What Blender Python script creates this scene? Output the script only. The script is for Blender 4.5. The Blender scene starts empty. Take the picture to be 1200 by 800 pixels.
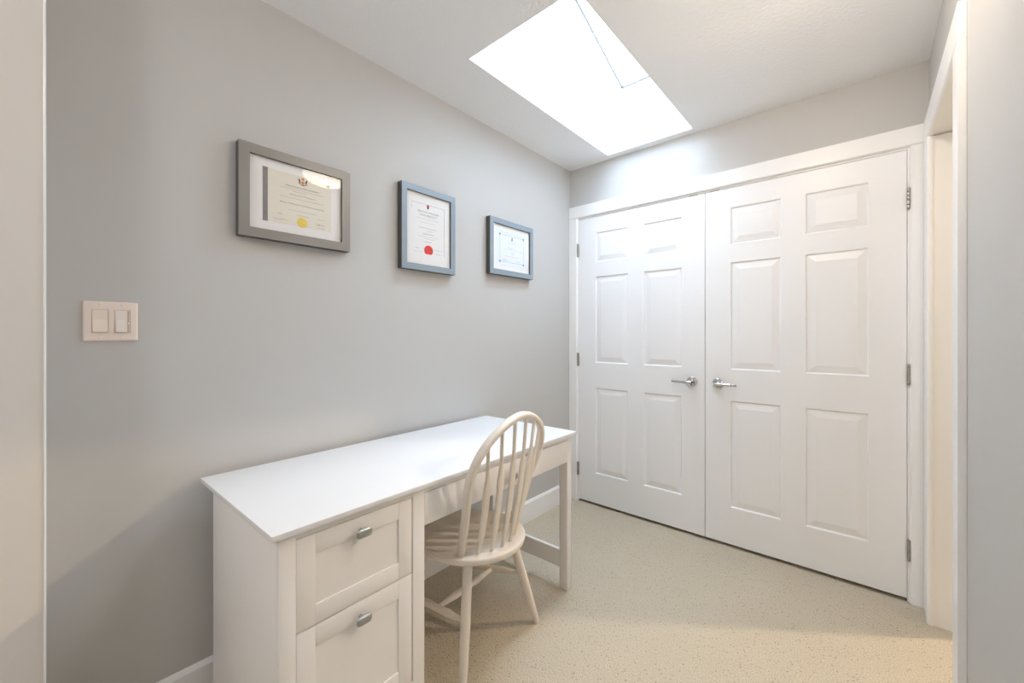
import bpy, bmesh, math, random
from mathutils import Vector, Matrix
random.seed(7)
sc = bpy.context.scene
col = sc.collection

# ------------------------------------------------------------------ camera
F_PX, YAW, PY = 476.6, 0.7146, 392.1
cam_d = bpy.data.cameras.new('camera')
cam_d.sensor_fit = 'HORIZONTAL'; cam_d.sensor_width = 36.0
cam_d.lens = F_PX / 1200 * 36.0
cam_d.shift_y = (PY - 400) / 1200
cam_d.clip_start = 0.02
cam = bpy.data.objects.new('camera', cam_d); col.objects.link(cam)
cam.location = (1.660, -2.574, 1.213)
cam.rotation_euler = (math.pi / 2, 0, YAW)
sc.camera = cam

# ------------------------------------------------------------------ sky and exposure
SKY = 19.5
LAMP_W, BOWL = 14.5, 22.0
FILL_W, FILL_BOWL = 43.0, 12.0  # fill lamp added behind the camera
LAMP3_W, BOWL3 = 142.0, 20.0
w = bpy.data.worlds.new('overcast_sky'); sc.world = w; w.use_nodes = True
bg = w.node_tree.nodes['Background']
bg.inputs[0].default_value = (0.66, 0.82, 1.0, 1); bg.inputs[1].default_value = SKY
sc.view_settings.view_transform = 'Standard'; sc.view_settings.look = 'None'
sc.view_settings.gamma = 1; sc.view_settings.use_curve_mapping = False
sc.view_settings.exposure = 0.38
sc.cycles.max_bounces = 14; sc.cycles.diffuse_bounces = 10; sc.cycles.transparent_max_bounces = 12
sc.cycles.caustics_reflective = False; sc.cycles.caustics_refractive = False
sc.cycles.sample_clamp_indirect = 8

def portal(name, loc, rot, sx, sy):
    # sampling aid in a real window opening: emits nothing itself, lets the sky in
    l = bpy.data.lights.new(name, 'AREA'); l.shape = 'RECTANGLE'; l.size = sx; l.size_y = sy
    l.cycles.is_portal = True
    o = bpy.data.objects.new(name, l); col.objects.link(o)
    o.location = loc; o.rotation_euler = rot
    return o

# ------------------------------------------------------------------ room constants (metres)
H, W = 2.43, 1.875
SX0, SX1, SY0, SY1 = 0.340, 0.891, -1.342, -0.064      # skylight opening in the ceiling
TX0, TX1, TY0, TY1 = SX0, SX1, -0.942, 0.157            # its top: the shaft stands square to the sloping roof
def roof_z(y): return 2.989 + 0.40 * (0.157 - y)
BACK = -5.2
portal('skylight_portal', ((TX0 + TX1) / 2, (TY0 + TY1) / 2, roof_z((TY0 + TY1) / 2) + 0.005),
       (-math.atan(0.40), 0, 0), TX1 - TX0, (TY1 - TY0) * 1.077)

# ------------------------------------------------------------------ materials
def new_mat(name):
    m = bpy.data.materials.new(name); m.use_nodes = True
    nt = m.node_tree; b = nt.nodes['Principled BSDF']
    return m, nt, b
def srgb(r, g, b):
    f = lambda c: (c / 255 / 12.92) if c / 255 <= 0.04045 else ((c / 255 + 0.055) / 1.055) ** 2.4
    return (f(r), f(g), f(b), 1)
def node(nt, t, **kw):
    n = nt.nodes.new(t)
    for k, v in kw.items():
        if k in n.inputs: n.inputs[k].default_value = v
        else: setattr(n, k, v)
    return n
def paint(name, rgb, rough=0.5, bump=0.0, bscale=200.0, var=0.0, vscale=3.0, dist=0.002, metal=0.0, spec=0.5, detail=4.0):
    m, nt, b = new_mat(name); L = nt.links
    b.inputs['Roughness'].default_value = rough; b.inputs['Metallic'].default_value = metal
    b.inputs['Specular IOR Level'].default_value = spec
    c = srgb(*rgb); b.inputs['Base Color'].default_value = c
    tc = node(nt, 'ShaderNodeTexCoord')
    if var:
        n = node(nt, 'ShaderNodeTexNoise', Scale=vscale, Detail=5.0); L.new(tc.outputs['Object'], n.inputs['Vector'])
        r = node(nt, 'ShaderNodeMapRange', **{'To Min': 1 - var, 'To Max': 1 + var}); L.new(n.outputs['Fac'], r.inputs['Value'])
        mx = node(nt, 'ShaderNodeVectorMath', operation='SCALE'); mx.inputs[0].default_value = c[:3]
        L.new(r.outputs['Result'], mx.inputs['Scale']); L.new(mx.outputs[0], b.inputs['Base Color'])
    if bump:
        n = node(nt, 'ShaderNodeTexNoise', Scale=bscale, Detail=detail); L.new(tc.outputs['Object'], n.inputs['Vector'])
        bp = node(nt, 'ShaderNodeBump', Strength=bump, Distance=dist); L.new(n.outputs['Fac'], bp.inputs['Height'])
        L.new(bp.outputs['Normal'], b.inputs['Normal'])
    return m

M = {}
M['wall'] = paint('wall_paint_grey', (194, 193, 191), 0.55, 0.12, 260, 0.012, 2.5, 0.001)
M['wall_near'] = paint('wall_paint_pale_beige', (220, 214, 208), 0.55, 0.12, 260, 0.012, 2.5, 0.001)  # paler, warmer base colour for the near stretch of left wall
M['ceiling'] = paint('ceiling_texture_white', (242, 243, 244), 0.9, 0.40, 70, 0.0, 3, 0.005, detail=6.0)
M['shaft'] = paint('shaft_white', (240, 240, 240), 0.9, 0.4, 60, 0, 3, 0.004)
M['trim'] = paint('trim_white_semigloss', (240, 240, 240), 0.32, 0.03, 40, 0, 3, 0.001)
M['door'] = paint('door_white_semigloss', (239, 240, 242), 0.36, 0.04, 90, 0, 3, 0.001)
M['desk_top'] = paint('desk_top_white', (230, 230, 231), 0.38, 0.02, 120)
M['desk'] = paint('desk_white_laminate', (238, 236, 235), 0.42, 0.03, 120)
M['chair'] = paint('chair_cream_paint', (224, 216, 206), 0.45, 0.10, 70, 0.05, 30, 0.001)
M['nickel'] = paint('brushed_nickel', (172, 170, 166), 0.34, 0.03, 200, metal=1.0)
M['chrome'] = paint('polished_chrome', (205, 206, 208), 0.12, metal=1.0)
M['pewter'] = paint('pewter_knob', (172, 174, 172), 0.42, metal=0.75)
M['dark'] = paint('dark_metal', (62, 60, 56), 0.5, metal=0.4)
M['plate'] = paint('almond_plastic', (240, 226, 217), 0.35)
M['rocker'] = paint('almond_rocker', (241, 228, 214), 0.35)
M['slider'] = paint('pale_rocker', (240, 230, 224), 0.35)
M['slot'] = paint('switch_slot', (196, 178, 165), 0.6)
M['frame_pewter'] = paint('frame_pewter_grey', (134, 132, 128), 0.42, 0.05, 160, 0.03, 20, metal=0.25)
M['frame_blue'] = paint('frame_blue_grey', (141, 155, 166), 0.42, 0.05, 160, 0.03, 20, metal=0.2)
M['frame_side'] = paint('frame_dark_side', (84, 80, 76), 0.55)
M['mat'] = paint('mount_board_white', (242, 240, 240), 0.9)
M['paper_cream'] = paint('certificate_cream', (233, 228, 215), 0.85, 0, 1, 0.02, 40)
M['paper_white'] = paint('certificate_white', (240, 240, 240), 0.85)
M['paper_blue'] = paint('certificate_pale_blue', (232, 238, 244), 0.85)
M['ink'] = paint('ink_dark', (74, 72, 72), 0.8)
M['ink_soft'] = paint('ink_soft', (150, 146, 142), 0.8)
M['ink_blue'] = paint('ink_blue_grey', (140, 158, 172), 0.8)
M['gold'] = paint('gold_foil', (236, 206, 78), 0.4, 0.2, 300)
M['red'] = paint('red_wax_seal', (222, 48, 44), 0.5, 0.2, 300)
M['orange'] = paint('crest_orange', (214, 140, 62), 0.7)
M['navy'] = paint('crest_navy', (62, 74, 112), 0.7)
M['band'] = paint('certificate_band', (126, 120, 124), 0.5, 0, 1, 0.22, 60)
M['shadow_line'] = paint('shadow_line_grey', (84, 80, 75), 0.7)  # shade put into the colour of the skylight edge strips
M['shade_dark'] = paint('closet_shade_grey', (120, 118, 116), 0.9)  # darkness of the closed closet put into its wall colour

def carpet_mat():
    m, nt, b = new_mat('carpet_beige_loop'); L = nt.links
    b.inputs['Roughness'].default_value = 0.95; b.inputs['Specular IOR Level'].default_value = 0.1
    tc = node(nt, 'ShaderNodeTexCoord')
    big = node(nt, 'ShaderNodeTexNoise', Scale=2.2, Detail=3.0); L.new(tc.outputs['Object'], big.inputs['Vector'])
    fine = node(nt, 'ShaderNodeTexNoise', Scale=260.0, Detail=3.0); L.new(tc.outputs['Object'], fine.inputs['Vector'])
    mp = node(nt, 'ShaderNodeMapping'); mp.inputs['Scale'].default_value = (1.0, 1.9, 1.0); mp.inputs['Rotation'].default_value = (0, 0, 0.5)
    L.new(tc.outputs['Object'], mp.inputs['Vector'])
    vor = node(nt, 'ShaderNodeTexVoronoi', Scale=62.0); L.new(mp.outputs[0], vor.inputs['Vector'])
    r1 = node(nt, 'ShaderNodeValToRGB'); L.new(fine.outputs['Fac'], r1.inputs['Fac'])
    r1.color_ramp.elements[0].position = 0.30; r1.color_ramp.elements[0].color = srgb(166, 154, 135)
    r1.color_ramp.elements[1].position = 0.70; r1.color_ramp.elements[1].color = srgb(210, 200, 181)
    fl = node(nt, 'ShaderNodeValToRGB'); L.new(vor.outputs['Distance'], fl.inputs['Fac'])
    fl.color_ramp.elements[0].position = 0.10; fl.color_ramp.elements[0].color = (0.40, 0.34, 0.28, 1)
    fl.color_ramp.elements[1].position = 0.26; fl.color_ramp.elements[1].color = (1, 1, 1, 1)
    # only some of the cells carry a dark fleck
    gate = node(nt, 'ShaderNodeMath', operation='GREATER_THAN'); gate.inputs[1].default_value = 0.52
    L.new(vor.outputs['Color'], gate.inputs[0])
    mx = node(nt, 'ShaderNodeMix', data_type='RGBA', blend_type='MULTIPLY')
    L.new(gate.outputs[0], mx.inputs[0]); L.new(r1.outputs[0], mx.inputs[6]); L.new(fl.outputs[0], mx.inputs[7])
    br = node(nt, 'ShaderNodeMapRange', **{'To Min': 0.93, 'To Max': 1.07}); L.new(big.outputs['Fac'], br.inputs['Value'])
    vs = node(nt, 'ShaderNodeVectorMath', operation='SCALE'); L.new(mx.outputs[2], vs.inputs[0]); L.new(br.outputs[0], vs.inputs['Scale'])
    L.new(vs.outputs[0], b.inputs['Base Color'])
    add = node(nt, 'ShaderNodeMath', operation='ADD'); L.new(fine.outputs['Fac'], add.inputs[0]); L.new(vor.outputs['Distance'], add.inputs[1])
    bp = node(nt, 'ShaderNodeBump', Strength=0.6, Distance=0.004); L.new(add.outputs[0], bp.inputs['Height'])
    L.new(bp.outputs['Normal'], b.inputs['Normal'])
    return m
M['carpet'] = carpet_mat()

def glass_mat(name, tint=(1, 1, 1, 1), ior=1.5):
    m = bpy.data.materials.new(name); m.use_nodes = True; nt = m.node_tree; nt.nodes.clear(); L = nt.links
    out = node(nt, 'ShaderNodeOutputMaterial'); t = node(nt, 'ShaderNodeBsdfTransparent', Color=tint)
    g = node(nt, 'ShaderNodeBsdfGlossy', Roughness=0.0); fr = node(nt, 'ShaderNodeFresnel', IOR=ior)
    geo = node(nt, 'ShaderNodeNewGeometry'); inv = node(nt, 'ShaderNodeMath', operation='SUBTRACT'); inv.inputs[0].default_value = 1.0
    L.new(geo.outputs['Backfacing'], inv.inputs[1]); mu = node(nt, 'ShaderNodeMath', operation='MULTIPLY')
    L.new(fr.outputs[0], mu.inputs[0]); L.new(inv.outputs[0], mu.inputs[1])     # one reflection per sheet, at its outer face
    mx = node(nt, 'ShaderNodeMixShader'); L.new(mu.outputs[0], mx.inputs[0]); L.new(t.outputs[0], mx.inputs[1]); L.new(g.outputs[0], mx.inputs[2])
    L.new(mx.outputs[0], out.inputs[0]); return m
M['glass'] = glass_mat('picture_glass')
M['pane'] = glass_mat('window_glass')

def bowl_mat(strength):
    # lit frosted glass: glows, and lets part of the bulb's light straight through
    m = bpy.data.materials.new('frosted_glass_lit'); m.use_nodes = True; nt = m.node_tree; nt.nodes.clear(); L = nt.links
    out = node(nt, 'ShaderNodeOutputMaterial')
    t = node(nt, 'ShaderNodeBsdfTransparent', Color=(1, 0.97, 0.92, 1))
    e = node(nt, 'ShaderNodeEmission', Color=(1.0, 0.86, 0.70, 1), Strength=strength)
    mx = node(nt, 'ShaderNodeMixShader'); mx.inputs[0].default_value = 0.40
    L.new(t.outputs[0], mx.inputs[1]); L.new(e.outputs[0], mx.inputs[2]); L.new(mx.outputs[0], out.inputs[0]); return m
M['bowl'] = bowl_mat(BOWL); M['bowl_fill'] = bowl_mat(FILL_BOWL); M['bowl_side'] = bowl_mat(BOWL3)

# ------------------------------------------------------------------ mesh helpers
def link(name, bm, mat, parent=None, smooth=False, auto=None):
    bmesh.ops.recalc_face_normals(bm, faces=bm.faces)
    me = bpy.data.meshes.new(name); bm.to_mesh(me); bm.free()
    for m in (mat if isinstance(mat, (list, tuple)) else [mat]): me.materials.append(m)
    if smooth:
        for p in me.polygons: p.use_smooth = True
    if auto is not None: me.set_sharp_from_angle(angle=auto)
    o = bpy.data.objects.new(name, me); col.objects.link(o)
    if parent: o.parent = parent
    return o
def add_box(bm, lo, hi, bev=0.0, seg=2):
    t = bmesh.new(); bmesh.ops.create_cube(t, size=1)
    for v in t.verts:
        v.co = Vector(((lo[i] + hi[i]) / 2 + v.co[i] * (hi[i] - lo[i])) for i in range(3))
    if bev: bmesh.ops.bevel(t, geom=list(t.edges), offset=bev, segments=seg, profile=0.5, affect='EDGES')
    join(bm, t)
def join(bm, t):
    me = bpy.data.meshes.new('tmp'); t.to_mesh(me); t.free(); bm.from_mesh(me); bpy.data.meshes.remove(me)
def box(name, lo, hi, mat, parent=None, bev=0.0, seg=2):
    bm = bmesh.new(); add_box(bm, lo, hi, bev, seg)
    return link(name, bm, mat, parent, smooth=bev > 0, auto=0.6 if bev > 0 else None)
def boxes(name, lst, mat, parent=None, bev=0.0):
    bm = bmesh.new()
    for lo, hi in lst: add_box(bm, lo, hi, bev)
    return link(name, bm, mat, parent)
def prism(name, prof, axis, a, b, mat, parent=None, bev=0.0):
    """closed profile of 2-D points extruded along an axis (0,1,2) from a to b"""
    bm = bmesh.new(); n = len(prof); i1, i2 = [i for i in range(3) if i != axis]
    def P(p, t):
        v = [0, 0, 0]; v[i1], v[i2], v[axis] = p[0], p[1], t; return bm.verts.new(v)
    A = [P(p, a) for p in prof]; B = [P(p, b) for p in prof]
    bm.faces.new(A); bm.faces.new(B[::-1])
    for k in range(n): bm.faces.new((A[k], B[k], B[(k + 1) % n], A[(k + 1) % n]))
    if bev: bmesh.ops.bevel(bm, geom=list(bm.edges), offset=bev, segments=2, affect='EDGES')
    return link(name, bm, mat, parent)
def lathe_bm(prof, seg=40, axis='z', bm=None):
    bm = bm or bmesh.new(); rings = []
    for r, z in prof:
        if r < 1e-6: rings.append([bm.verts.new((0, 0, z))]); continue
        rings.append([bm.verts.new((r * math.cos(2 * math.pi * k / seg), r * math.sin(2 * math.pi * k / seg), z)) for k in range(seg)])
    for a, b in zip(rings, rings[1:]):
        for k in range(seg):
            k2 = (k + 1) % seg
            q = [a[k % len(a)], a[k2 % len(a)], b[k2 % len(b)], b[k % len(b)]]
            q = list(dict.fromkeys(q))
            if len(q) > 2: bm.faces.new(q)
    return bm
def sweep_bm(pts, secs, closed_ends=True, up=None, bm=None):
    """pts: centre line; secs: per point (half width a, half depth b, square-ness n); up fixes the section's first axis"""
    bm = bm or bmesh.new(); K = 12; rings = []
    pts = [Vector(p) for p in pts]
    for i, p in enumerate(pts):
        t = (pts[min(i + 1, len(pts) - 1)] - pts[max(i - 1, 0)]).normalized()
        u0 = Vector(up) if up is not None else Vector((0.31, 0.2, 0.93)) if abs(t.z) < 0.8 else Vector((1, 0, 0))
        b = (u0 - t * u0.dot(t)).normalized(); a = t.cross(b).normalized()
        ha, hb, n = secs[i] if len(secs[i]) == 3 else (*secs[i], 2.0)
        ring = []
        for k in range(K):
            th = 2 * math.pi * (k + 0.5) / K; c, s = math.cos(th), math.sin(th)
            ring.append(bm.verts.new(p + a * ha * math.copysign(abs(c) ** (2 / n), c) + b * hb * math.copysign(abs(s) ** (2 / n), s)))
        rings.append(ring)
    for A, B in zip(rings, rings[1:]):
        for k in range(K): bm.faces.new((A[k], A[(k + 1) % K], B[(k + 1) % K], B[k]))
    if closed_ends: bm.faces.new(rings[0][::-1]); bm.faces.new(rings[-1])
    return bm
def thing(name, label, cat, loc=(0, 0, 0), rotz=0.0, group=None):
    o = bpy.data.objects.new(name, None); col.objects.link(o); o.empty_display_size = 0.1
    o.location = loc; o.rotation_euler = (0, 0, rotz); o['label'] = label; o['category'] = cat
    if group: o['group'] = group
    return o
def struct(o, label, cat):
    o['kind'] = 'structure'; o['label'] = label; o['category'] = cat; return o

# ------------------------------------------------------------------ the setting
XE = 3.4                      # far side of the room beyond the doorway
struct(box('floor', (-0.3, BACK - 0.3, -0.10), (XE + 0.2, 1.75, 0), M['carpet']), 'beige flecked loop pile carpet covering the whole floor', 'carpet')
struct(boxes('ceiling', [((-0.3, BACK - 0.3, H), (SX0, 1.75, H + 0.02)), ((SX1, BACK - 0.3, H), (XE + 0.2, 1.75, H + 0.02)),
        ((SX0, BACK - 0.3, H), (SX1, SY0, H + 0.02)), ((SX0, SY1, H), (SX1, 1.75, H + 0.02))], M['ceiling']),
       'white stippled ceiling with a rectangular skylight opening', 'ceiling')
struct(box('wall_left', (-0.15, -2.60, 0), (0, 0.12, H), M['wall']), 'long grey painted wall behind the white desk', 'wall')
# thicker stretch of the left wall beside the camera, with a rounded drywall corner
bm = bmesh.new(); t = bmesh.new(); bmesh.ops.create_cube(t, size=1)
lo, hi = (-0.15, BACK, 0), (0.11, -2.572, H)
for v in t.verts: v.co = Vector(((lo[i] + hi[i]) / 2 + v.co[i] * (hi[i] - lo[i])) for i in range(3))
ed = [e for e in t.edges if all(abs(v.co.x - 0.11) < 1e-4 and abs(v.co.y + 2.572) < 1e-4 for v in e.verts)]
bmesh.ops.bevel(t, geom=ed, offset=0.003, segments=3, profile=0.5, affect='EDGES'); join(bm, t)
struct(link('wall_left_near', bm, M['wall_near'], smooth=True, auto=0.5), 'pale beige wall end with a narrow corner at the left edge of the view', 'wall')
struct(boxes('wall_far', [((-0.15, 0, 0), (0.064, 0.12, H)), ((1.818, 0, 0), (W + 0.12, 0.12, H)), ((0.064, 0, 2.066), (1.818, 0.12, H))], M['wall']),
       'grey wall above and around the closet double doors', 'wall')
DY0, DY1, DZ = -0.801, -0.142, 2.042       # doorway in the right wall
struct(boxes('wall_right', [((W, BACK, 0), (W + 0.13, DY0 - 0.02, H)), ((W, DY1 + 0.02, 0), (W + 0.13, 0, H)), ((W, DY0 - 0.02, DZ + 0.02), (W + 0.13, DY1 + 0.02, H))], M['wall']),
       'narrow grey wall on the right with an open doorway', 'wall')
struct(box('wall_back', (-0.15, BACK - 0.13, 0), (XE, BACK, H), M['wall']), 'grey wall at the end of the hall behind the viewpoint', 'wall')
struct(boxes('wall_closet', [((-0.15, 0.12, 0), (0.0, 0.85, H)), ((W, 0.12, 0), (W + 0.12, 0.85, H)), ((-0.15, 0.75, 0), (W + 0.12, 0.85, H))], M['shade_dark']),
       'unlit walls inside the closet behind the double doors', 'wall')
struct(boxes('wall_side_room', [((XE - 0.1, -2.2, 0), (XE, 1.6, H)), ((W, 1.5, 0), (XE, 1.6, H)), ((W, 0.85, 0), (W + 0.12, 1.5, H)), ((W + 0.13, -2.2, 0), (XE, -2.1, H))], M['wall']),
       'walls of the room beyond the doorway on the right', 'wall')

bm = bmesh.new(); pr = [(0.1098 + 0.0026 * math.cos(a), -2.5715 + 0.0026 * math.sin(a)) for a in [2 * math.pi * k / 16 for k in range(16)]]
struct(prism('trim_9', pr, 2, 0, H, M['trim']), 'thin white bead down the corner of the wall end at the left edge', 'corner bead')

# skylight shaft and roof window
def quad_slab(bm, pts, n, th):
    n = Vector(n).normalized() * th
    A = [bm.verts.new(p) for p in pts]; B = [bm.verts.new(Vector(p) + n) for p in pts]
    bm.faces.new(A); bm.faces.new(B[::-1])
    for k in range(4): bm.faces.new((A[k], B[k], B[(k + 1) % 4], A[(k + 1) % 4]))
bm = bmesh.new()
zN, zF = roof_z(TY0), roof_z(TY1)
quad_slab(bm, [(SX0, SY0, H + 0.02), (SX0, SY1, H + 0.02), (TX0, TY1, zF), (TX0, TY0, zN)], (-1, 0, 0), 0.06)
quad_slab(bm, [(SX1, SY0, H + 0.02), (SX1, SY1, H + 0.02), (TX1, TY1, zF), (TX1, TY0, zN)], (1, 0, 0), 0.06)
quad_slab(bm, [(SX0, SY1, H + 0.02), (SX1, SY1, H + 0.02), (TX1, TY1, zF), (TX0, TY1, zF)], (0, 1, 0), 0.06)
quad_slab(bm, [(SX0, SY0, H + 0.02), (SX1, SY0, H + 0.02), (TX1, TY0, zN), (TX0, TY0, zN)], (0, -1, 0), 0.06)
struct(link('wall_shaft', bm, M['shaft']), 'white slanting shaft leading up to the skylight', 'skylight shaft')
win = struct(bpy.data.objects.new('window_1', None), 'bright rectangular skylight in the ceiling above the desk', 'skylight'); col.objects.link(win)
win.location = ((TX0 + TX1) / 2, (TY0 + TY1) / 2, roof_z((TY0 + TY1) / 2)); win.rotation_euler = (-math.atan(0.40), 0, 0)
hx, hy = (TX1 - TX0) / 2, (TY1 - TY0) / 2 * 1.077
boxes('window_frame', [((-hx - 0.06, -hy - 0.06, 0.0), (-hx + 0.012, hy + 0.06, 0.06)), ((hx - 0.012, -hy - 0.06, 0.0), (hx + 0.06, hy + 0.06, 0.06)),
      ((-hx, -hy - 0.06, 0.0), (hx, -hy + 0.012, 0.06)), ((-hx, hy - 0.012, 0.0), (hx, hy + 0.06, 0.06))], M['trim'], win)
boxes('shadow_line', [((-hx, -hy, -0.012), (-hx + 0.0095, hy, -0.001)), ((hx - 0.0095, -hy, -0.012), (hx, hy, -0.001)), ((-hx + 0.0095, -hy, -0.012), (hx - 0.0095, -hy + 0.0095, -0.001)), ((-hx + 0.0095, hy - 0.0095, -0.012), (hx - 0.0095, hy, -0.001))], M['shadow_line'], win)  # dark strips standing in for the shadow line between frame and shaft
box('pane', (-hx, -hy, 0.03), (hx, hy, 0.036), M['pane'], win)
# baseboards (profile: depth, height)
def base_prof(th, h): return [(0, 0), (th, 0), (th, h - 0.014), (th * 0.55, h - 0.004), (th * 0.35, h), (0, h)]
BH = 0.135
struct(prism('baseboard_left', [(p[0], p[1]) for p in base_prof(0.013, BH)], 1, -2.572, -0.018, M['trim']), 'white baseboard along the grey wall behind the desk', 'baseboard')
struct(prism('baseboard_left_near', [(0.11 + p[0], p[1]) for p in base_prof(0.013, BH)], 1, BACK, -2.585, M['trim']), 'white baseboard along the wall end at the left edge', 'baseboard')
struct(prism('baseboard_right', [(W - p[0], p[1]) for p in base_prof(0.013, BH)], 1, BACK, DY0 - 0.095, M['trim']), 'white baseboard along the right wall near the viewpoint', 'baseboard')

# closet casing: flat boards with an eased inner edge, jamb behind
def casing_v(name, x0, x1, z1, inner, lab):
    e = 0.006
    pr = [(x0, 0), (x0, -0.018), (x1 - e, -0.018), (x1, -0.010), (x1, 0)] if inner > 0 else [(x0, 0), (x0, -0.010), (x0 + e, -0.018), (x1, -0.018), (x1, 0)]
    return struct(prism(name, pr, 2, 0, z1, M['trim'], bev=0.0012), lab, 'door trim')
CZ0, CZ1 = 2.062, 2.150
casing_v('trim_1', 0.001, 0.070, CZ0, 1, 'white door casing left of the closet doors, in the room corner')
casing_v('trim_2', 1.813, W - 0.0005, CZ0, -1, 'white door casing right of the closet doors, beside the doorway')
head = struct(prism('trim_3', [(-0.018, CZ1), (-0.018, CZ0 + 0.006), (-0.010, CZ0), (0, CZ0), (0, CZ1)], 0, 0.001, W - 0.0005, M['trim'], bev=0.0012), 'white head casing across the top of the closet doors', 'door trim')
jamb = struct(boxes('trim_4', [((0.064, -0.001, 0), (0.078, 0.119, 2.054)), ((1.806, -0.001, 0), (1.818, 0.119, 2.054)), ((0.064, -0.001, 2.054), (1.818, 0.119, 2.066))], M['trim']),
              'white door jamb lining the closet opening', 'door jamb')
for x0, x1 in ((0.853, 0.902), (0.975, 1.022)):
    box('strike_plate', (x0, -0.0035, 2.0505), (x1, 0.02, 2.054), M['dark'], jamb)

# doorway casing on the right wall
CW = 0.092
def rc(name, y0, y1, z0, z1, lab, inner):
    e = 0.005
    pr = [(W, y0), (W - 0.018, y0), (W - 0.018, y1 - e), (W - 0.012, y1), (W, y1)] if inner > 0 else [(W, y0), (W - 0.012, y0), (W - 0.018, y0 + e), (W - 0.018, y1), (W, y1)]
    return struct(prism(name, pr, 2, z0, z1, M['trim'], bev=0.0012), lab, 'door trim')
rc('trim_5', DY0 - CW + 0.004, DY0 + 0.004, 0, DZ, 'white casing on the near side of the right doorway', 1)
rc('trim_6', DY1 - 0.008, -0.030, 0, DZ, 'white casing on the far side of the right doorway, by the closet', -1)
struct(prism('trim_7', [(W, DZ - 0.0), (W - 0.012, DZ - 0.0), (W - 0.018, DZ + 0.005), (W - 0.018, CZ1), (W, CZ1)], 1, DY0 - CW + 0.004, -0.030, M['trim'], bev=0.0012),
       'white head casing over the right doorway', 'door trim')
struct(boxes('trim_8', [((W - 0.006, DY0 - 0.02, 0), (W + 0.136, DY0, DZ)), ((W - 0.006, DY1, 0), (W + 0.136, DY1 + 0.02, DZ)), ((W - 0.006, DY0 - 0.02, DZ + 0.004), (W + 0.136, DY1 + 0.02, DZ + 0.02))], M['trim']),
       'white jamb lining the open doorway in the right wall', 'door jamb')

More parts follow.
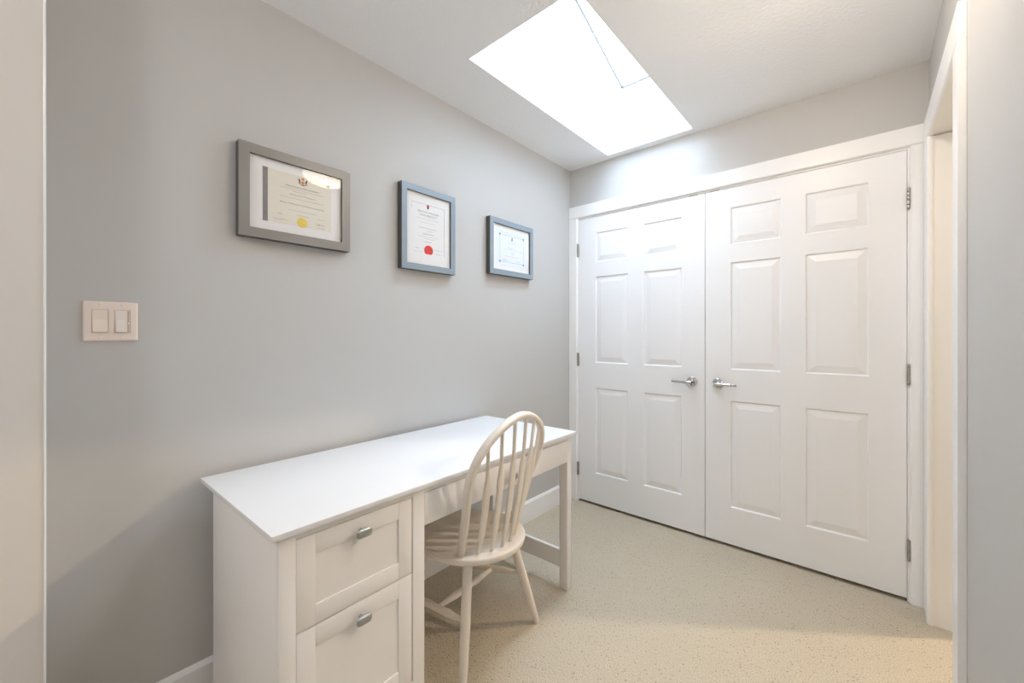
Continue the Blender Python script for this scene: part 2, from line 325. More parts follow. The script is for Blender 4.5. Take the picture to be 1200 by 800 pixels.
# ------------------------------------------------------------------ closet doors
PZ = [(0.229, 0.837), (1.015, 1.626), (1.729, 1.938)]
def make_door(name, x0, x1, pxs, hinge_x, lever_x, lever_dir, lab):
    z0, z1, yf, yb = 0.0183, 2.050, -0.004, 0.031
    d = 0.0095
    bm = bmesh.new()
    xs = [x0, pxs[0][0], pxs[0][1], pxs[1][0], pxs[1][1], x1]
    zs = [z0] + [v for p in PZ for v in p] + [z1]
    V = {}
    def v(x, y, z):
        k = (round(x, 5), round(y, 5), round(z, 5))
        if k not in V: V[k] = bm.verts.new((x, y, z))
        return V[k]
    for i in range(5):
        for j in range(7):
            a, b, c, e = xs[i], xs[i + 1], zs[j], zs[j + 1]
            if i in (1, 3) and j in (1, 3, 5):      # a sunk field for a panel
                s = 0.006
                A = [(a, c), (b, c), (b, e), (a, e)]; B = [(a + s, c + s), (b - s, c + s), (b - s, e - s), (a + s, e - s)]
                for k in range(4):
                    k2 = (k + 1) % 4
                    bm.faces.new((v(A[k][0], yf, A[k][1]), v(A[k2][0], yf, A[k2][1]), v(B[k2][0], yf + d, B[k2][1]), v(B[k][0], yf + d, B[k][1])))
                bm.faces.new([v(p[0], yf + d, p[1]) for p in B])
            else:
                bm.faces.new((v(a, yf, c), v(b, yf, c), v(b, yf, e), v(a, yf, e)))
    # back and edges
    A = [(x, z0) for x in xs] + [(x1, z) for z in zs[1:]] + [(x, z1) for x in xs[::-1][1:]] + [(x0, z) for z in zs[::-1][1:-1]]
    for k in range(len(A)):
        p, q = A[k], A[(k + 1) % len(A)]
        bm.faces.new((v(p[0], yf, p[1]), v(q[0], yf, q[1]), v(q[0], yb, q[1]), v(p[0], yb, p[1])))
    bm.faces.new([v(p[0], yb, p[1]) for p in A])
    door = struct(link(name, bm, M['door']), lab, 'door')
    for (a, b) in pxs:
        for (c, e) in PZ:
            bm = bmesh.new(); s0, s1 = 0.0075, 0.038
            r0 = [(a + s0, c + s0), (b - s0, c + s0), (b - s0, e - s0), (a + s0, e - s0)]
            r1 = [(a + s1, c + s1), (b - s1, c + s1), (b - s1, e - s1), (a + s1, e - s1)]
            r2 = [(a + s1 + .004, c + s1 + .004), (b - s1 - .004, c + s1 + .004), (b - s1 - .004, e - s1 - .004), (a + s1 + .004, e - s1 - .004)]
            R = [[bm.verts.new((p[0], y, p[1])) for p in r] for r, y in ((r0, yf + d + 0.001), (r0, yf + d - 0.0008), (r1, yf + 0.0018), (r2, yf + 0.0010))]
            for P, Q in zip(R, R[1:]):
                for k in range(4): bm.faces.new((P[k], P[(k + 1) % 4], Q[(k + 1) % 4], Q[k]))
            bm.faces.new(R[-1]); bm.faces.new(R[0][::-1])
            link('panel', bm, M['door'], door)
    for hz in (1.829, 1.034, 0.2385):
        hb = bmesh.new(); hd = 1 if hinge_x < 1 else -1
        for k in range(5):                                   # knuckles of the barrel
            t = lathe_bm([(0, 0), (0.0058, 0), (0.0065, 0.001), (0.0065, 0.0175), (0.0058, 0.0185), (0, 0.0185)], 14)
            bmesh.ops.translate(t, verts=t.verts, vec=(hinge_x, -0.0115, hz - 0.0475 + k * 0.019)); join(hb, t)
        add_box(hb, (hinge_x - 0.006, -0.0055, hz - 0.046), (hinge_x + 0.006, -0.002, hz + 0.046))
        link('hinge', hb, M['nickel'], door, smooth=True, auto=0.7)
    # lever handle: rose, neck and bar
    hz = 0.930
    rose = lathe_bm([(0, 0), (0.0295, 0), (0.0300, 0.001), (0.0300, 0.0070), (0.0285, 0.0085), (0.0115, 0.0086), (0.0105, 0.0090), (0.0095, 0.012), (0.0095, 0.040), (0.0088, 0.050), (0, 0.051)], 36)
    bmesh.ops.rotate(rose, verts=rose.verts, cent=(0, 0, 0), matrix=Matrix.Rotation(math.pi / 2, 3, 'X'))
    bmesh.ops.translate(rose, verts=rose.verts, vec=(lever_x, yf, hz))
    hnd = link('handle', rose, M['chrome'], door, smooth=True, auto=0.45)
    pts = [(lever_x - lever_dir * 0.009, yf - 0.046, hz), (lever_x + lever_dir * 0.004, yf - 0.0475, hz), (lever_x + lever_dir * 0.03, yf - 0.0475, hz), (lever_x + lever_dir * 0.07, yf - 0.047, hz), (lever_x + lever_dir * 0.104, yf - 0.0455, hz), (lever_x + lever_dir * 0.107, yf - 0.045, hz)]
    link('lever', sweep_bm(pts, [(0.0075, 0.0075), (0.0088, 0.0088), (0.0078, 0.0080), (0.0066, 0.0074), (0.0060, 0.0072), (0.0045, 0.0055)], up=(0, 0, 1)), M['chrome'], hnd, smooth=True, auto=0.8)
    sl = lathe_bm([(0, 0), (0.0022, 0), (0.0022, 0.0012), (0, 0.0012)], 12)
    bmesh.ops.rotate(sl, verts=sl.verts, cent=(0, 0, 0), matrix=Matrix.Rotation(math.pi / 2, 3, 'X'))
    bmesh.ops.translate(sl, verts=sl.verts, vec=(lever_x, yf - 0.0088, hz - 0.018))
    link('key_slot', sl, M['dark'], hnd)
    return door
make_door('door_1', 0.0802, 0.9430, [(0.216, 0.459), (0.570, 0.810)], 0.0735, 0.871, -1, 'white six-panel closet door leaf nearer the desk, its lever pointing left')
make_door('door_2', 0.9464, 1.8040, [(1.081, 1.323), (1.429, 1.674)], 1.8098, 1.014, 1, 'white six-panel closet door leaf nearer the doorway, its lever pointing right')

# ------------------------------------------------------------------ desk
dk = thing('desk', 'white writing desk with two drawers at one end, pushed against the grey wall', 'desk', (0.036, -2.241, 0), 0.0155)
DM = M['desk']; FX = 0.583
box('desktop', (0, 0, 0.735), (0.60, 1.335, 0.750), M['desk_top'], dk, 0.0015)
box('side_panel', (0.06, 0.020, 0.0), (FX - 0.018, 0.038, 0.7345), DM, dk, 0.001)
box('side_panel', (0.06, 0.427, 0.0), (FX - 0.018, 0.445, 0.7345), DM, dk, 0.001)
box('back_panel', (0.06, 0.0385, 0.08), (0.072, 0.4265, 0.7345), DM, dk)
box('stile', (FX - 0.018, 0.020, 0), (FX, 0.0600, 0.7345), DM, dk, 0.0012)
box('stile', (FX - 0.018, 0.4020, 0), (FX, 0.445, 0.7345), DM, dk, 0.0012)
box('rail', (FX - 0.018, 0.0605, 0.7165), (FX - 0.002, 0.4015, 0.7345), DM, dk)
box('rail', (FX - 0.018, 0.4455, 0.7165), (FX - 0.002, 1.2815, 0.7345), DM, dk)
box('rail', (FX - 0.018, 0.0605, 0.09), (FX, 0.4015, 0.151), DM, dk, 0.001)
box('cabinet_bottom', (0.073, 0.0385, 0.10), (FX - 0.021, 0.4265, 0.112), DM, dk)
def knob(parent, y, z):
    k = bmesh.new()
    st = lathe_bm([(0.0065, 0), (0.0055, 0.006), (0.0055, 0.016), (0.008, 0.0175)], 16)
    bmesh.ops.rotate(st, verts=st.verts, cent=(0, 0, 0), matrix=Matrix.Rotation(math.pi / 2, 3, 'Y'))
    bmesh.ops.translate(st, verts=st.verts, vec=(FX, y, z)); join(k, st)
    # rounded lozenge head
    t = bmesh.new(); rings = []
    for sx, sc_ in ((0.0150, 0.80), (0.0165, 0.95), (0.019, 1.0), (0.0225, 0.97), (0.0245, 0.86), (0.0255, 0.6)):
        ring = []
        for i in range(28):
            th = 2 * math.pi * i / 28; c, s = math.cos(th), math.sin(th)
            ring.append(t.verts.new((FX + sx, y + 0.0220 * sc_ * math.copysign(abs(c) ** 0.42, c), z + 0.0120 * sc_ * math.copysign(abs(s) ** 0.5, s))))
        rings.append(ring)
    for A, B in zip(rings, rings[1:]):
        for i in range(28): t.faces.new((A[i], A[(i + 1) % 28], B[(i + 1) % 28], B[i]))
    t.faces.new(rings[0][::-1]); t.faces.new(rings[-1]); join(k, t)
    return link('knob', k, M['pewter'], parent, smooth=True, auto=0.8)
def drawer(y0, y1, z0, z1, mgn, knob_z, knob_y):
    # five-piece shaker front: stiles, rails, sunk panel, with the box behind
    f = FX - 0.0006; b = FX - 0.018; bm = bmesh.new()
    if mgn:
        zb, zt = z0 + mgn[1], z1 - mgn[2]; ya, yb_ = y0 + mgn[0], y1 - mgn[0]
        add_box(bm, (b, y0, z0), (f, ya, z1), 0.001); add_box(bm, (b, yb_, z0), (f, y1, z1), 0.001)
        add_box(bm, (b, ya, z0), (f - 0.0002, yb_, zb), 0.0008); add_box(bm, (b, ya, zt), (f - 0.0002, yb_, z1), 0.0008)
    else: add_box(bm, (b, y0, z0), (f, y1, z1), 0.001)
    dr = link('drawer', bm, DM, dk, smooth=True, auto=0.6)
    if mgn: box('drawer_panel', (b + 0.001, ya, zb), (f - 0.0045, yb_, zt), DM, dr)
    boxes('drawer_box', [((0.10, y0 + 0.012, z0 + 0.012), (b, y0 + 0.022, z1 - 0.02)), ((0.10, y1 - 0.022, z0 + 0.012), (b, y1 - 0.012, z1 - 0.02)), ((0.10, y0 + 0.022, z0 + 0.012), (b, y1 - 0.022, z0 + 0.020)), ((0.10, y0 + 0.022, z0 + 0.02), (0.11, y1 - 0.022, z1 - 0.02))], DM, dr)
    knob(dr, knob_y, knob_z)
drawer(0.0607, 0.3975, 0.4855, 0.7135, (0.0463, 0.049, 0.050), 0.676, 0.2285)
drawer(0.0607, 0.3975, 0.1545, 0.4815, (0.0463, 0.054, 0.053), 0.441, 0.2285)
drawer(0.4462, 1.2810, 0.6120, 0.7135, None, 0.660, 0.862)
# open end: two posts, apron and foot rail
box('leg', (0.536, 1.282, 0), (FX - 0.002, 1.318, 0.7345), DM, dk, 0.0015)
box('leg', (0.060, 1.282, 0), (0.103, 1.318, 0.7345), DM, dk, 0.0015)
box('apron', (0.1035, 1.292, 0.612), (0.5355, 1.310, 0.7345), DM, dk, 0.001)
box('stretcher', (0.1035, 1.291, 0.094), (0.5355, 1.309, 0.178), DM, dk, 0.0012)
box('apron', (0.062, 0.4455, 0.612), (0.080, 1.2815, 0.7345), DM, dk, 0.001)

# ------------------------------------------------------------------ windsor chair (local x points to the back, y to the chair's left)
CX, CY, CR = 0.497, -1.467, math.radians(6.5)
ch = thing('windsor_chair', 'cream painted hoop-back spindle chair tucked under the desk', 'chair', (CX, CY, 0), CR)
CM = M['chair']; SZ = 0.44
seat_prof = [(0.0, 0.408), (0.150, 0.408), (0.180, 0.410), (0.196, 0.4135), (0.2025, 0.418), (0.2045, 0.424), (0.2050, 0.434), (0.2035, 0.4385), (0.2000, SZ), (0.186, SZ), (0.165, 0.4395), (0.12, 0.436), (0.06, 0.433), (0, 0.432)]
sb = lathe_bm(seat_prof, 56)
for v in sb.verts:
    if v.co.x < 0: v.co.x *= 1.04
link('seat', sb, CM, ch, smooth=True, auto=0.9)
rec = math.radians(17.5); UP = Vector((math.sin(rec), 0, math.cos(rec))); HB = Vector((0.075, 0, SZ))
half = [(-0.155, -0.012), (-0.164, 0.04), (-0.180, 0.12), (-0.197, 0.20), (-0.213, 0.27), (-0.2175, 0.315), (-0.212, 0.355), (-0.197, 0.395), (-0.166, 0.4345), (-0.121, 0.4685), (-0.066, 0.494), (0.0, 0.505)]
ctrl = half + [(-a, b) for a, b in half[::-1][1:]]
def cat(c, n=5):
    out = []
    for i in range(len(c) - 1):
        p0, p1, p2, p3 = c[max(i - 1, 0)], c[i], c[i + 1], c[min(i + 2, len(c) - 1)]
        for k in range(n):
            t = k / n
            out.append(tuple(0.5 * ((2 * p1[j]) + (-p0[j] + p2[j]) * t + (2 * p0[j] - 5 * p1[j] + 4 * p2[j] - p3[j]) * t * t + (-p0[j] + 3 * p1[j] - 3 * p2[j] + p3[j]) * t ** 3) for j in range(len(p1))))
    out.append(c[-1]); return out
hp = cat(ctrl)
HN = UP.cross(Vector((0, 1, 0)))
hpts = [HB + UP * b + Vector((0, a, 0)) for a, b in hp]
nh = len(hpts)
link('hoop', sweep_bm(hpts, [(0.0112, 0.0140, 4.0)] * nh, up=HN), CM, ch, smooth=True, auto=1.0)
def hoop_h(lat):      # height of the hoop's centre line over a lateral offset, upper half
    best = None
    for (a, b), (a2, b2) in zip(hp, hp[1:]):
        if b > 0.3 and (a - lat) * (a2 - lat) <= 0 and a != a2: best = b + (b2 - b) * (lat - a) / (a2 - a)
    return best
for ang, top in ((-43.5, -0.166), (-26, -0.105), (-8.7, -0.036), (8.7, 0.036), (26, 0.105), (43.5, 0.166)):
    r = 0.160; base = Vector((r * math.cos(math.radians(ang)), r * math.sin(math.radians(ang)), SZ - 0.008))
    tp = HB + UP * (hoop_h(top) - 0.004) + Vector((0, top, 0)); n = 30; P = []; S = []
    for i in range(n + 1):
        t = i / n; p = base.lerp(tp, t); p += Vector((0.012 * math.sin(math.pi * t), 0, 0)); P.append(p)
        if t < 0.05: wv = 0.0060 + t * 0.02
        elif t < 0.20: wv = 0.0070 + (t - 0.05) / 0.15 * 0.0055
        elif t < 0.60: wv = 0.0125 + (t - 0.20) / 0.40 * 0.0020
        elif t < 0.72: wv = 0.0145 - ((t - 0.60) / 0.12) * 0.0083
        else: wv = 0.0062 - (t - 0.72) * 0.002
        S.append((wv * 1.15, 0.0064, 3.2 if 0.12 < t < 0.68 else 2.2))
    link('spindle', sweep_bm(P, S, up=UP.cross(Vector((0, 1, 0)))), CM, ch, smooth=True, auto=1.0)
def loc(wx, wy):
    d = Vector((wx - CX, wy - CY)); c, s = math.cos(CR), math.sin(CR)
    return Vector((c * d.x + s * d.y, -s * d.x + c * d.y))
feet = {'rl': loc(0.622, -1.635), 'rr': loc(0.612, -1.208), 'fl': loc(0.285, -1.672), 'fr': loc(0.300, -1.315)}
tops = {'rl': Vector((0.085, -0.130)), 'rr': Vector((0.105, 0.108)), 'fl': Vector((-0.125, -0.125)), 'fr': Vector((-0.130, 0.075))}
def leg_pt(k, z):
    f, t = feet[k], tops[k]; u = z / 0.412; p = f.lerp(t, u); return Vector((p.x, p.y, z))
for k in feet:
    prof = [(0.0, 0.0125), (0.006, 0.0135), (0.05, 0.0150), (0.14, 0.0172), (0.22, 0.0180), (0.30, 0.0178), (0.36, 0.0172), (0.414, 0.0165)]
    link('leg', sweep_bm([leg_pt(k, z) for z, r in prof], [(r, r) for z, r in prof]), CM, ch, smooth=True, auto=1.0)
def stretcher(a, b):
    pr = [(0, .0080), (.12, .0090), (.25, .0125), (.32, .0145), (.40, .0132), (.5, .0128), (.60, .0132), (.68, .0145), (.75, .0125), (.88, .0090), (1, .0080)]
    link('stretcher', sweep_bm([a.lerp(b, t) for t, r in pr], [(r, r) for t, r in pr]), CM, ch, smooth=True, auto=1.0)
sl_a, sl_b = leg_pt('rl', 0.212), leg_pt('fl', 0.205); sr_a, sr_b = leg_pt('rr', 0.235), leg_pt('fr', 0.205)
stretcher(sl_a, sl_b); stretcher(sr_a, sr_b); stretcher(sl_a.lerp(sl_b, 0.5), sr_a.lerp(sr_b, 0.5))

# ------------------------------------------------------------------ framed certificates (local: y along the wall, x out of the wall, z up)
def text_mesh(name, s, y0, y1, z, mat, parent, x, size=None):
    cu = bpy.data.curves.new('t', 'FONT'); cu.body = s; cu.size = 0.01; cu.resolution_u = 2
    to = bpy.data.objects.new('t', cu); col.objects.link(to)
    dg = bpy.context.evaluated_depsgraph_get(); me = bpy.data.meshes.new_from_object(to.evaluated_get(dg))
    bpy.data.objects.remove(to); bpy.data.curves.remove(cu)
    xs = [v.co.x for v in me.vertices]; ys = [v.co.y for v in me.vertices]
    k = (y1 - y0) / (max(xs) - min(xs)); kz = k if size is None else size / (max(ys) - min(ys)); mx = min(xs); my = (min(ys) + max(ys)) / 2
    for v in me.vertices: v.co = Vector((x, y0 + (v.co.x - mx) * k, z + (v.co.y - my) * kz))
    me.name = name; me.materials.append(mat)
    o = bpy.data.objects.new(name, me); col.objects.link(o); o.parent = parent; return o
def dashes(name, rows, mat, parent, x, h=0.0011):
    """fine print too small to read: rows of word-length strokes"""
    bm = bmesh.new()
    for y0, y1, z in rows:
        y = y0
        while y < y1 - 0.002:
            ln = min(random.uniform(0.003, 0.009), y1 - y)
            add_box(bm, (x - 0.0002, y, z - h / 2), (x, y + ln, z + h / 2)); y += ln + 0.0018
    o = link(name, bm, mat, parent); o['kind'] = 'stuff'; return o
def scribble(name, y0, y1, z, amp, mat, parent, x, seed, n=26):
    rnd = random.Random(seed); P = []
    for i in range(n):
        t = i / (n - 1); P.append((x, y0 + (y1 - y0) * (t + rnd.uniform(-.02, .02)), z + amp * rnd.uniform(-1, 1) * (1.0 if t < .75 else .35)))
    return link(name, sweep_bm(cat(P, 3), [(0.00035, 0.00035)] * ((n - 1) * 3 + 1)), mat, parent)
def lathe_x(prof, seg=32):
    b = lathe_bm(prof, seg); bmesh.ops.rotate(b, verts=b.verts, cent=(0, 0, 0), matrix=Matrix.Rotation(math.pi / 2, 3, 'Y')); return b
def frame(label, yc, zc, fw, fh, mould, fmat, paper_mat, cat_lab):
    t = thing('picture_frame', label, 'picture frame', (0.002, yc - (yc + 2.574) * 0.0055, zc - 0.0029), 0, 'framed certificates on the grey wall')
    hw, hh = fw / 2 * 0.9945, fh / 2 * 0.9945; D = 0.032
    # four mitred mouldings
    O = [(-hw, -hh), (hw, -hh), (hw, hh), (-hw, hh)]; I = [(-hw + mould, -hh + mould), (hw - mould, -hh + mould), (hw - mould, hh - mould), (-hw + mould, hh - mould)]
    for k in range(4):
        k2 = (k + 1) % 4; g = 0.0; bm = bmesh.new()
        A = [bm.verts.new((x, *p)) for x in (0.0, D) for p in (O[k], O[k2], I[k2], I[k])]
        f = [bm.faces.new([A[i] for i in q]) for q in ((0, 1, 2, 3), (4, 5, 6, 7), (0, 1, 5, 4), (1, 2, 6, 5), (2, 3, 7, 6), (3, 0, 4, 7))]
        for q in (0, 2, 4): f[q].material_index = 1
        link('moulding', bm, [fmat, M['frame_side']], t)
    box('mount', (0.012, -hw + mould - 0.002, -hh + mould - 0.002), (0.0210, hw - mould + 0.002, hh - mould + 0.002), M['mat'], t)
    box('glass', (0.0250, -hw + mould - 0.002, -hh + mould - 0.002), (0.0265, hw - mould + 0.002, hh - mould + 0.002), M['glass'], t)
    return t
PX = 0.0217     # paper surface, local
# largest: parchment diploma with gold seal
yc, zc = -1.930, 1.726
f1 = frame('pewter-framed certificate with a gold seal, leftmost of the three on the grey wall', yc, zc, 0.403, 0.330, 0.034, M['frame_pewter'], None, '')
pp = box('certificate', (0.0210, -2.0365 - yc, 1.631 - zc), (PX, -1.806 - yc, 1.823 - zc), M['paper_cream'], f1)
box('band', (0.0210, -2.053 - yc, 1.629 - zc), (PX + 0.0004, -2.0365 - yc, 1.824 - zc), M['band'], f1)
TX = PX + 0.0003
text_mesh('heading', 'VANCOUVER ISLAND UNIVERSITY', -1.977 - yc, -1.853 - yc, 1.777 - zc, M['ink'], pp, TX, 0.0055)
text_mesh('degree_line', 'Master of Education in Educational Leadership', -1.996 - yc, -1.834 - yc, 1.711 - zc, M['ink'], pp, TX, 0.0060)
scribble('name_line', -1.963 - yc, -1.866 - yc, 1.7465 - zc, 0.0024, M['ink'], pp, TX, 3, 44)
dashes('fine_print', [(-1.995 - yc, -1.836 - yc, 1.767 - zc), (-1.950 - yc, -1.900 - yc, 1.759 - zc), (-1.997 - yc, -1.834 - yc, 1.733 - zc), (-1.968 - yc, -1.864 - yc, 1.6875 - zc), (-1.937 - yc, -1.893 - yc, 1.6715 - zc), (-1.862 - yc, -1.827 - yc, 1.6385 - zc), (-1.860 - yc, -1.832 - yc, 1.671 - zc)], M['ink_soft'], pp, TX)
scribble('signature', -2.019 - yc, -1.966 - yc, 1.644 - zc, 0.004, M['ink_soft'], pp, TX, 5)
scribble('signature', -2.003 - yc, -1.987 - yc, 1.664 - zc, 0.006, M['ink_soft'], pp, TX, 6, 12)
scribble('signature', -1.866 - yc, -1.829 - yc, 1.650 - zc, 0.005, M['ink_soft'], pp, TX, 8)
sl = lathe_x([(0, 0), (0.0180, 0), (0.0190, 0.0003), (0.0172, 0.0008), (0.0165, 0.0006), (0.0100, 0.0007), (0, 0.0009)], 40)
bmesh.ops.translate(sl, verts=sl.verts, vec=(PX, -1.9165 - yc, 1.6465 - zc)); link('gold_seal', sl, M['gold'], pp)
# coat of arms: shield, two supporters, crest above and a ribbon below
def ell(bm, y, z, ry, rz, x, n=16, rot=0):
    vs = []
    for i in range(n):
        a = 2 * math.pi * i / n; dy, dz = ry * math.cos(a), rz * math.sin(a)
        vs.append((y + dy * math.cos(rot) - dz * math.sin(rot), z + dy * math.sin(rot) + dz * math.cos(rot)))
    A = [bm.verts.new((x - 0.0002, *p)) for p in vs]; B = [bm.verts.new((x + 0.0001, *p)) for p in vs]
    bm.faces.new(B); bm.faces.new(A[::-1])
    for i in range(n): bm.faces.new((A[i], A[(i + 1) % n], B[(i + 1) % n], B[i]))
cy_, cz_ = -1.9145 - yc, 1.8035 - zc
bm = bmesh.new(); ell(bm, cy_, cz_ + 0.0105, 0.0055, 0.0050, TX); ell(bm, cy_, cz_ - 0.003, 0.0062, 0.0062, TX); ell(bm, cy_ - 0.012, cz_ - 0.0085, 0.006, 0.0026, TX, rot=-0.4); ell(bm, cy_ + 0.012, cz_ - 0.0085, 0.006, 0.0026, TX, rot=0.4); link('crest', bm, M['orange'], pp)
bm = bmesh.new(); ell(bm, cy_ - 0.0125, cz_ + 0.002, 0.0030, 0.0085, TX, rot=0.35); ell(bm, cy_ + 0.0125, cz_ + 0.002, 0.0030, 0.0085, TX, rot=-0.35); ell(bm, cy_, cz_ - 0.0125, 0.0075, 0.0020, TX); link('crest_supporters', bm, M['navy'], pp)
# tall: white diploma with red seal
yc, zc = -1.311, 1.732
f2 = frame('blue-grey framed certificate with a red seal, middle of the three', yc, zc, 0.329, 0.408, 0.030, M['frame_blue'], None, '')
pp = box('certificate', (0.0210, -1.430 - yc, 1.580 - zc), (PX, -1.195 - yc, 1.885 - zc), M['paper_white'], f2)
text_mesh('heading', 'SIMON FRASER', -1.379 - yc, -1.248 - yc, 1.8195 - zc, M['ink_soft'], pp, TX, 0.0085)
text_mesh('heading', 'UNIVERSITY', -1.367 - yc, -1.261 - yc, 1.803 - zc, M['ink_soft'], pp, TX, 0.0085)
scribble('name_line', -1.369 - yc, -1.263 - yc, 1.7405 - zc, 0.0032, M['ink'], pp, TX, 13, 40)
text_mesh('degree_line', 'Bachelor of Arts', -1.344 - yc, -1.283 - yc, 1.713 - zc, M['ink'], pp, TX, 0.0055)
dashes('fine_print', [(-1.385 - yc, -1.246 - yc, 1.7855 - zc), (-1.364 - yc, -1.271 - yc, 1.767 - zc), (-1.327 - yc, -1.285 - yc, 1.728 - zc), (-1.377 - yc, -1.257 - yc, 1.699 - zc), (-1.344 - yc, -1.278 - yc, 1.6895 - zc), (-1.400 - yc, -1.347 - yc, 1.6215 - zc)], M['ink_soft'], pp, TX, 0.0010)
dashes('date_line', [(-1.336 - yc, -1.292 - yc, 1.674 - zc)], M['ink'], pp, TX, 0.0016)
for (a, b, z_, s_) in ((-1.394, -1.364, 1.639, 1), (-1.275, -1.228, 1.640, 2), (-1.271, -1.232, 1.621, 3)):
    scribble('signature', a - yc, b - yc, z_ - zc, 0.003, M['ink_soft'], pp, TX, 20 + s_, 18)
y0, y1, z0, z1 = -1.413 - yc, -1.213 - yc, 1.612 - zc, 1.857 - zc; e = 0.0012
boxes('border', [((PX, y0, z1), (TX, y1, z1 + e)), ((PX, y1 - e, z0), (TX, y1, z1)), ((PX, y0, z1 - 0.03), (TX, y0 + e * 0.6, z1))], M['ink_soft'], pp)
bm = bmesh.new(); add_box(bm, (PX, -1.3245 - yc, 1.850 - zc), (TX + 0.0002, -1.3095 - yc, 1.858 - zc)); link('crest', bm, M['red'], pp)
bm = bmesh.new(); ell(bm, -1.317 - yc, 1.8445 - zc, 0.0065, 0.0075, TX); link('shield', bm, M['navy'], pp)
bm = bmesh.new(); vs = []
for i in range(33):
    a = math.radians(-48 + 276 * i / 32); vs.append((-1.313 - yc + 0.0265 * math.cos(a), 1.633 - zc + 0.025 * math.sin(a)))
A = [bm.verts.new((PX, *p)) for p in vs]; B = [bm.verts.new((PX + 0.001, *p)) for p in vs]
bm.faces.new(B); bm.faces.new(A[::-1])
for i in range(33): bm.faces.new((A[i], A[(i + 1) % 33], B[(i + 1) % 33], B[i]))
link('red_seal', bm, M['red'], pp)
# farthest: pale certificate with a line border
yc, zc = -0.681, 1.737
f3 = frame('blue-grey framed certificate with a thin line border, nearest the closet', yc, zc, 0.403, 0.332, 0.031, M['frame_blue'], None, '')
pp = box('certificate', (0.0210, -0.825 - yc, 1.625 - zc), (PX, -0.535 - yc, 1.855 - zc), M['paper_blue'], f3)
y0, y1, z0, z1 = -0.788 - yc, -0.568 - yc, 1.655 - zc, 1.8165 - zc; e = 0.0016
boxes('border', [((PX, y0, z1), (TX, y1, z1 + e)), ((PX, y0, z0), (TX, y1, z0 + e)), ((PX, y0, z0), (TX, y0 + e, z1)), ((PX, y1 - e, z0), (TX, y1, z1)),
      ((PX, y0 - 0.012, z1 + 0.014), (TX, y1 + 0.012, z1 + 0.0148))], M['ink_blue'], pp)
for a in (y0, y1):
    for b in (z0, z1):
        bm = bmesh.new(); ell(bm, a, b, 0.0075, 0.0075, TX + 0.0002, 8); link('border_corner', bm, M['ink_blue'], pp)
bm = bmesh.new(); ell(bm, -0.677 - yc, 1.803 - zc, 0.006, 0.009, TX); ell(bm, -0.677 - yc, 1.793 - zc, 0.011, 0.003, TX); link('crest', bm, M['ink_blue'], pp)
dashes('fine_print', [(a - yc, b - yc, c - zc) for a, b, c in ((-0.715, -0.638, 1.7815), (-0.715, -0.638, 1.7705), (-0.765, -0.58, 1.732), (-0.695, -0.655, 1.716), (-0.687, -0.659, 1.705), (-0.742, -0.618, 1.692))], M['ink_blue'], pp, TX, 0.0012)
scribble('name_line', -0.719 - yc, -0.642 - yc, 1.7435 - zc, 0.003, M['ink_soft'], pp, TX, 33, 30)
scribble('signature', -0.765 - yc, -0.707 - yc, 1.668 - zc, 0.0045, M['ink'], pp, TX, 34, 20)
scribble('signature', -0.647 - yc, -0.592 - yc, 1.668 - zc, 0.0045, M['ink'], pp, TX, 35, 20)

# ------------------------------------------------------------------ double light switch
sw = thing('light_switch', 'almond double light switch plate on the grey wall, below and left of the frames', 'light switch', (0.0, -2.4445, 1.252))
bm = bmesh.new()     # bevelled cover plate with two rectangular openings
hw, hh, D = 0.0577, 0.0567, 0.006
op = [(-0.0400, -0.0055), (0.0062, 0.0405)]; oz = (-0.0335, 0.0335)
ys = [-hw + 0.004, op[0][0], op[0][1], op[1][0], op[1][1], hw - 0.004]; zs = [-hh + 0.004, oz[0], oz[1], hh - 0.004]
V = {}
def pv(x, y, z):
    k = (round(x, 5), round(y, 5), round(z, 5))
    if k not in V: V[k] = bm.verts.new((x, y, z))
    return V[k]
for i in range(5):
    for j in range(3):
        a, b, c, e = ys[i], ys[i + 1], zs[j], zs[j + 1]
        if i in (1, 3) and j == 1:
            q = [(a, c), (b, c), (b, e), (a, e)]
            for k in range(4):
                p, r = q[k], q[(k + 1) % 4]; bm.faces.new((pv(D, *p), pv(D, *r), pv(0.001, *r), pv(0.001, *p)))
        else: bm.faces.new((pv(D, a, c), pv(D, b, c), pv(D, b, e), pv(D, a, e)))
ring = [(y, zs[0]) for y in ys] + [(ys[-1], z) for z in zs[1:]] + [(y, zs[-1]) for y in ys[::-1][1:]] + [(ys[0], z) for z in zs[::-1][1:-1]]
def outp(p, g): return (p[0] * (hw - g) / (hw - 0.004), p[1] * (hh - g) / (hh - 0.004))
for k in range(len(ring)):
    p, r = ring[k], ring[(k + 1) % len(ring)]
    prev = (D, p, r)
    for x, g in ((D - 0.0012, 0.0013), (D - 0.0035, 0.0), (0.0, 0.0)):
        np_, nr = outp(p, g), outp(r, g)
        bm.faces.new((pv(prev[0], *prev[1]), pv(prev[0], *prev[2]), pv(x, *nr), pv(x, *np_))); prev = (x, np_, nr)
link('cover_plate', bm, M['plate'], sw)
box('mounting', (0.0006, -0.043, -0.036), (0.0016, 0.043, 0.036), M['slot'], sw)
def rocker(y0, y1, z0, z1, mat, parent, name, out=0.0075):
    # wedge that tips out at the bottom
    return prism(name, [(0.0017, z0), (0.0030 + out, z0), (0.0030 + out, z0 + 0.002), (0.0062, (z0 + z1) / 2 + 0.004), (0.0058, z1), (0.0017, z1)], 1, y0, y1, mat, parent, 0.0006)
rocker(-0.0375, -0.0080, -0.0315, 0.0315, M['rocker'], sw, 'rocker')
box('bezel', (0.0017, -0.0391, -0.0328), (0.0052, -0.0064, 0.0328), M['plate'], sw)
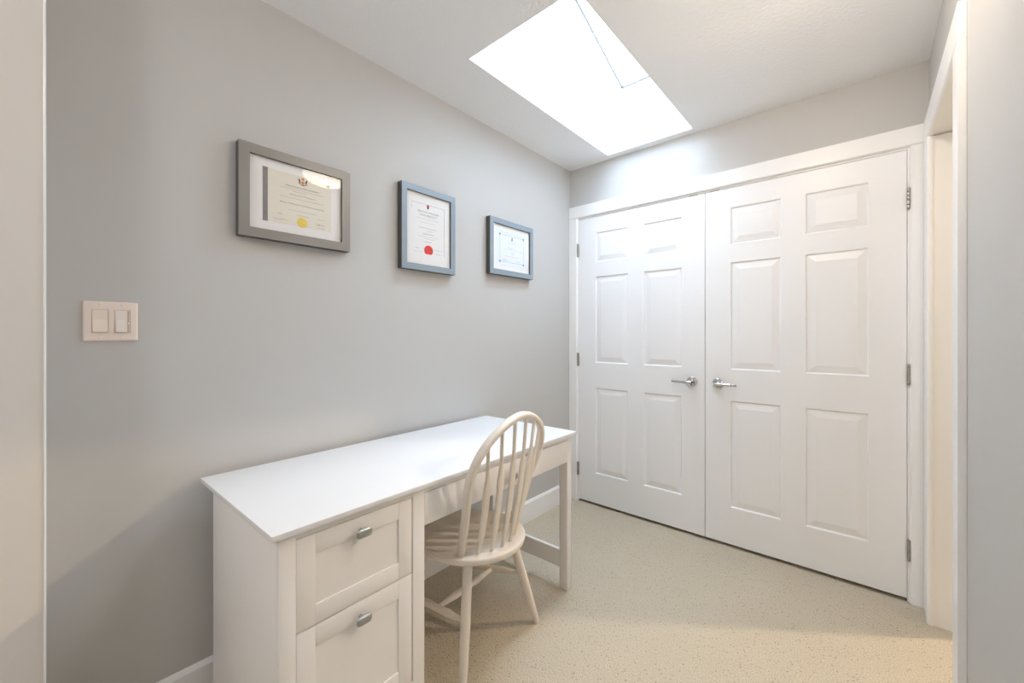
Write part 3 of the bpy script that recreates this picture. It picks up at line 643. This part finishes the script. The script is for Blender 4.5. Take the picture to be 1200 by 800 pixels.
box('bezel', (0.0017, 0.0071, -0.0328), (0.0052, 0.0396, 0.0328), M['plate'], sw)
rocker(0.0100, 0.0325, -0.0310, 0.0318, M['slider'], sw, 'rocker', 0.0085)
box('dimmer_track', (0.0017, 0.0345, -0.030), (0.0058, 0.0378, 0.031), M['slot'], sw)
box('dimmer_slider', (0.0017, 0.0338, -0.008), (0.0090, 0.0385, -0.002), M['slider'], sw, 0.0006)
for y in (-0.0228, 0.0234):
    for z in (-0.0485, 0.0485):
        s_ = lathe_x([(0, D), (0.0034, D), (0.0032, D + 0.0010), (0, D + 0.0014)], 16)
        bmesh.ops.translate(s_, verts=s_.verts, vec=(0, y, z)); link('screw', s_, M['rocker'], sw)

# ------------------------------------------------------------------ ceiling lamps
def ceiling_lamp(x, y, label, watts, bowl, tint, size=0.018):
    t = thing('ceiling_lamp', label, 'ceiling lamp', (x, y, H), 0, 'frosted dome lamps on the hall ceiling')
    link('canopy', lathe_bm([(0, 0), (0.170, 0), (0.178, -0.006), (0.178, -0.040), (0.175, -0.040), (0.173, -0.010), (0, -0.010)], 48), M['nickel'], t, smooth=True, auto=0.6)
    R = 0.172; pr = [(R * math.sin(a), -0.032 - 0.085 * math.cos(a)) for a in [math.radians(90 - 90 * i / 14) for i in range(15)]]
    link('glass_bowl', lathe_bm(pr, 48), bowl, t, smooth=True)
    link('finial', lathe_bm([(0, -0.011), (0.004, -0.011), (0.004, -0.114), (0.012, -0.118), (0.013, -0.123), (0.008, -0.130), (0.0, -0.134)], 20), M['nickel'], t, smooth=True, auto=0.7)
    l = bpy.data.lights.new('bulb', 'POINT'); l.energy = watts; l.color = tint; l.shadow_soft_size = size
    lo = bpy.data.objects.new('bulb', l); col.objects.link(lo); lo.parent = t; lo.location = (0.045, 0.0, -0.072)
    return t
ceiling_lamp(1.40, -1.19, 'frosted glass dome ceiling lamp mirrored in the leftmost certificate', LAMP_W, M['bowl'], (1.0, 0.86, 0.75))
ceiling_lamp(0.70, -3.80, 'added frosted glass dome fill lamp, unseen in the hall behind the viewpoint', FILL_W, M['bowl_fill'], (0.94, 0.96, 1.0), 0.15)  # unseen fill lamp, added and placed to brighten the near side
ceiling_lamp(2.50, 0.25, 'frosted glass dome ceiling lamp in the room beyond the right doorway', LAMP3_W, M['bowl_side'], (1.0, 0.83, 0.62))
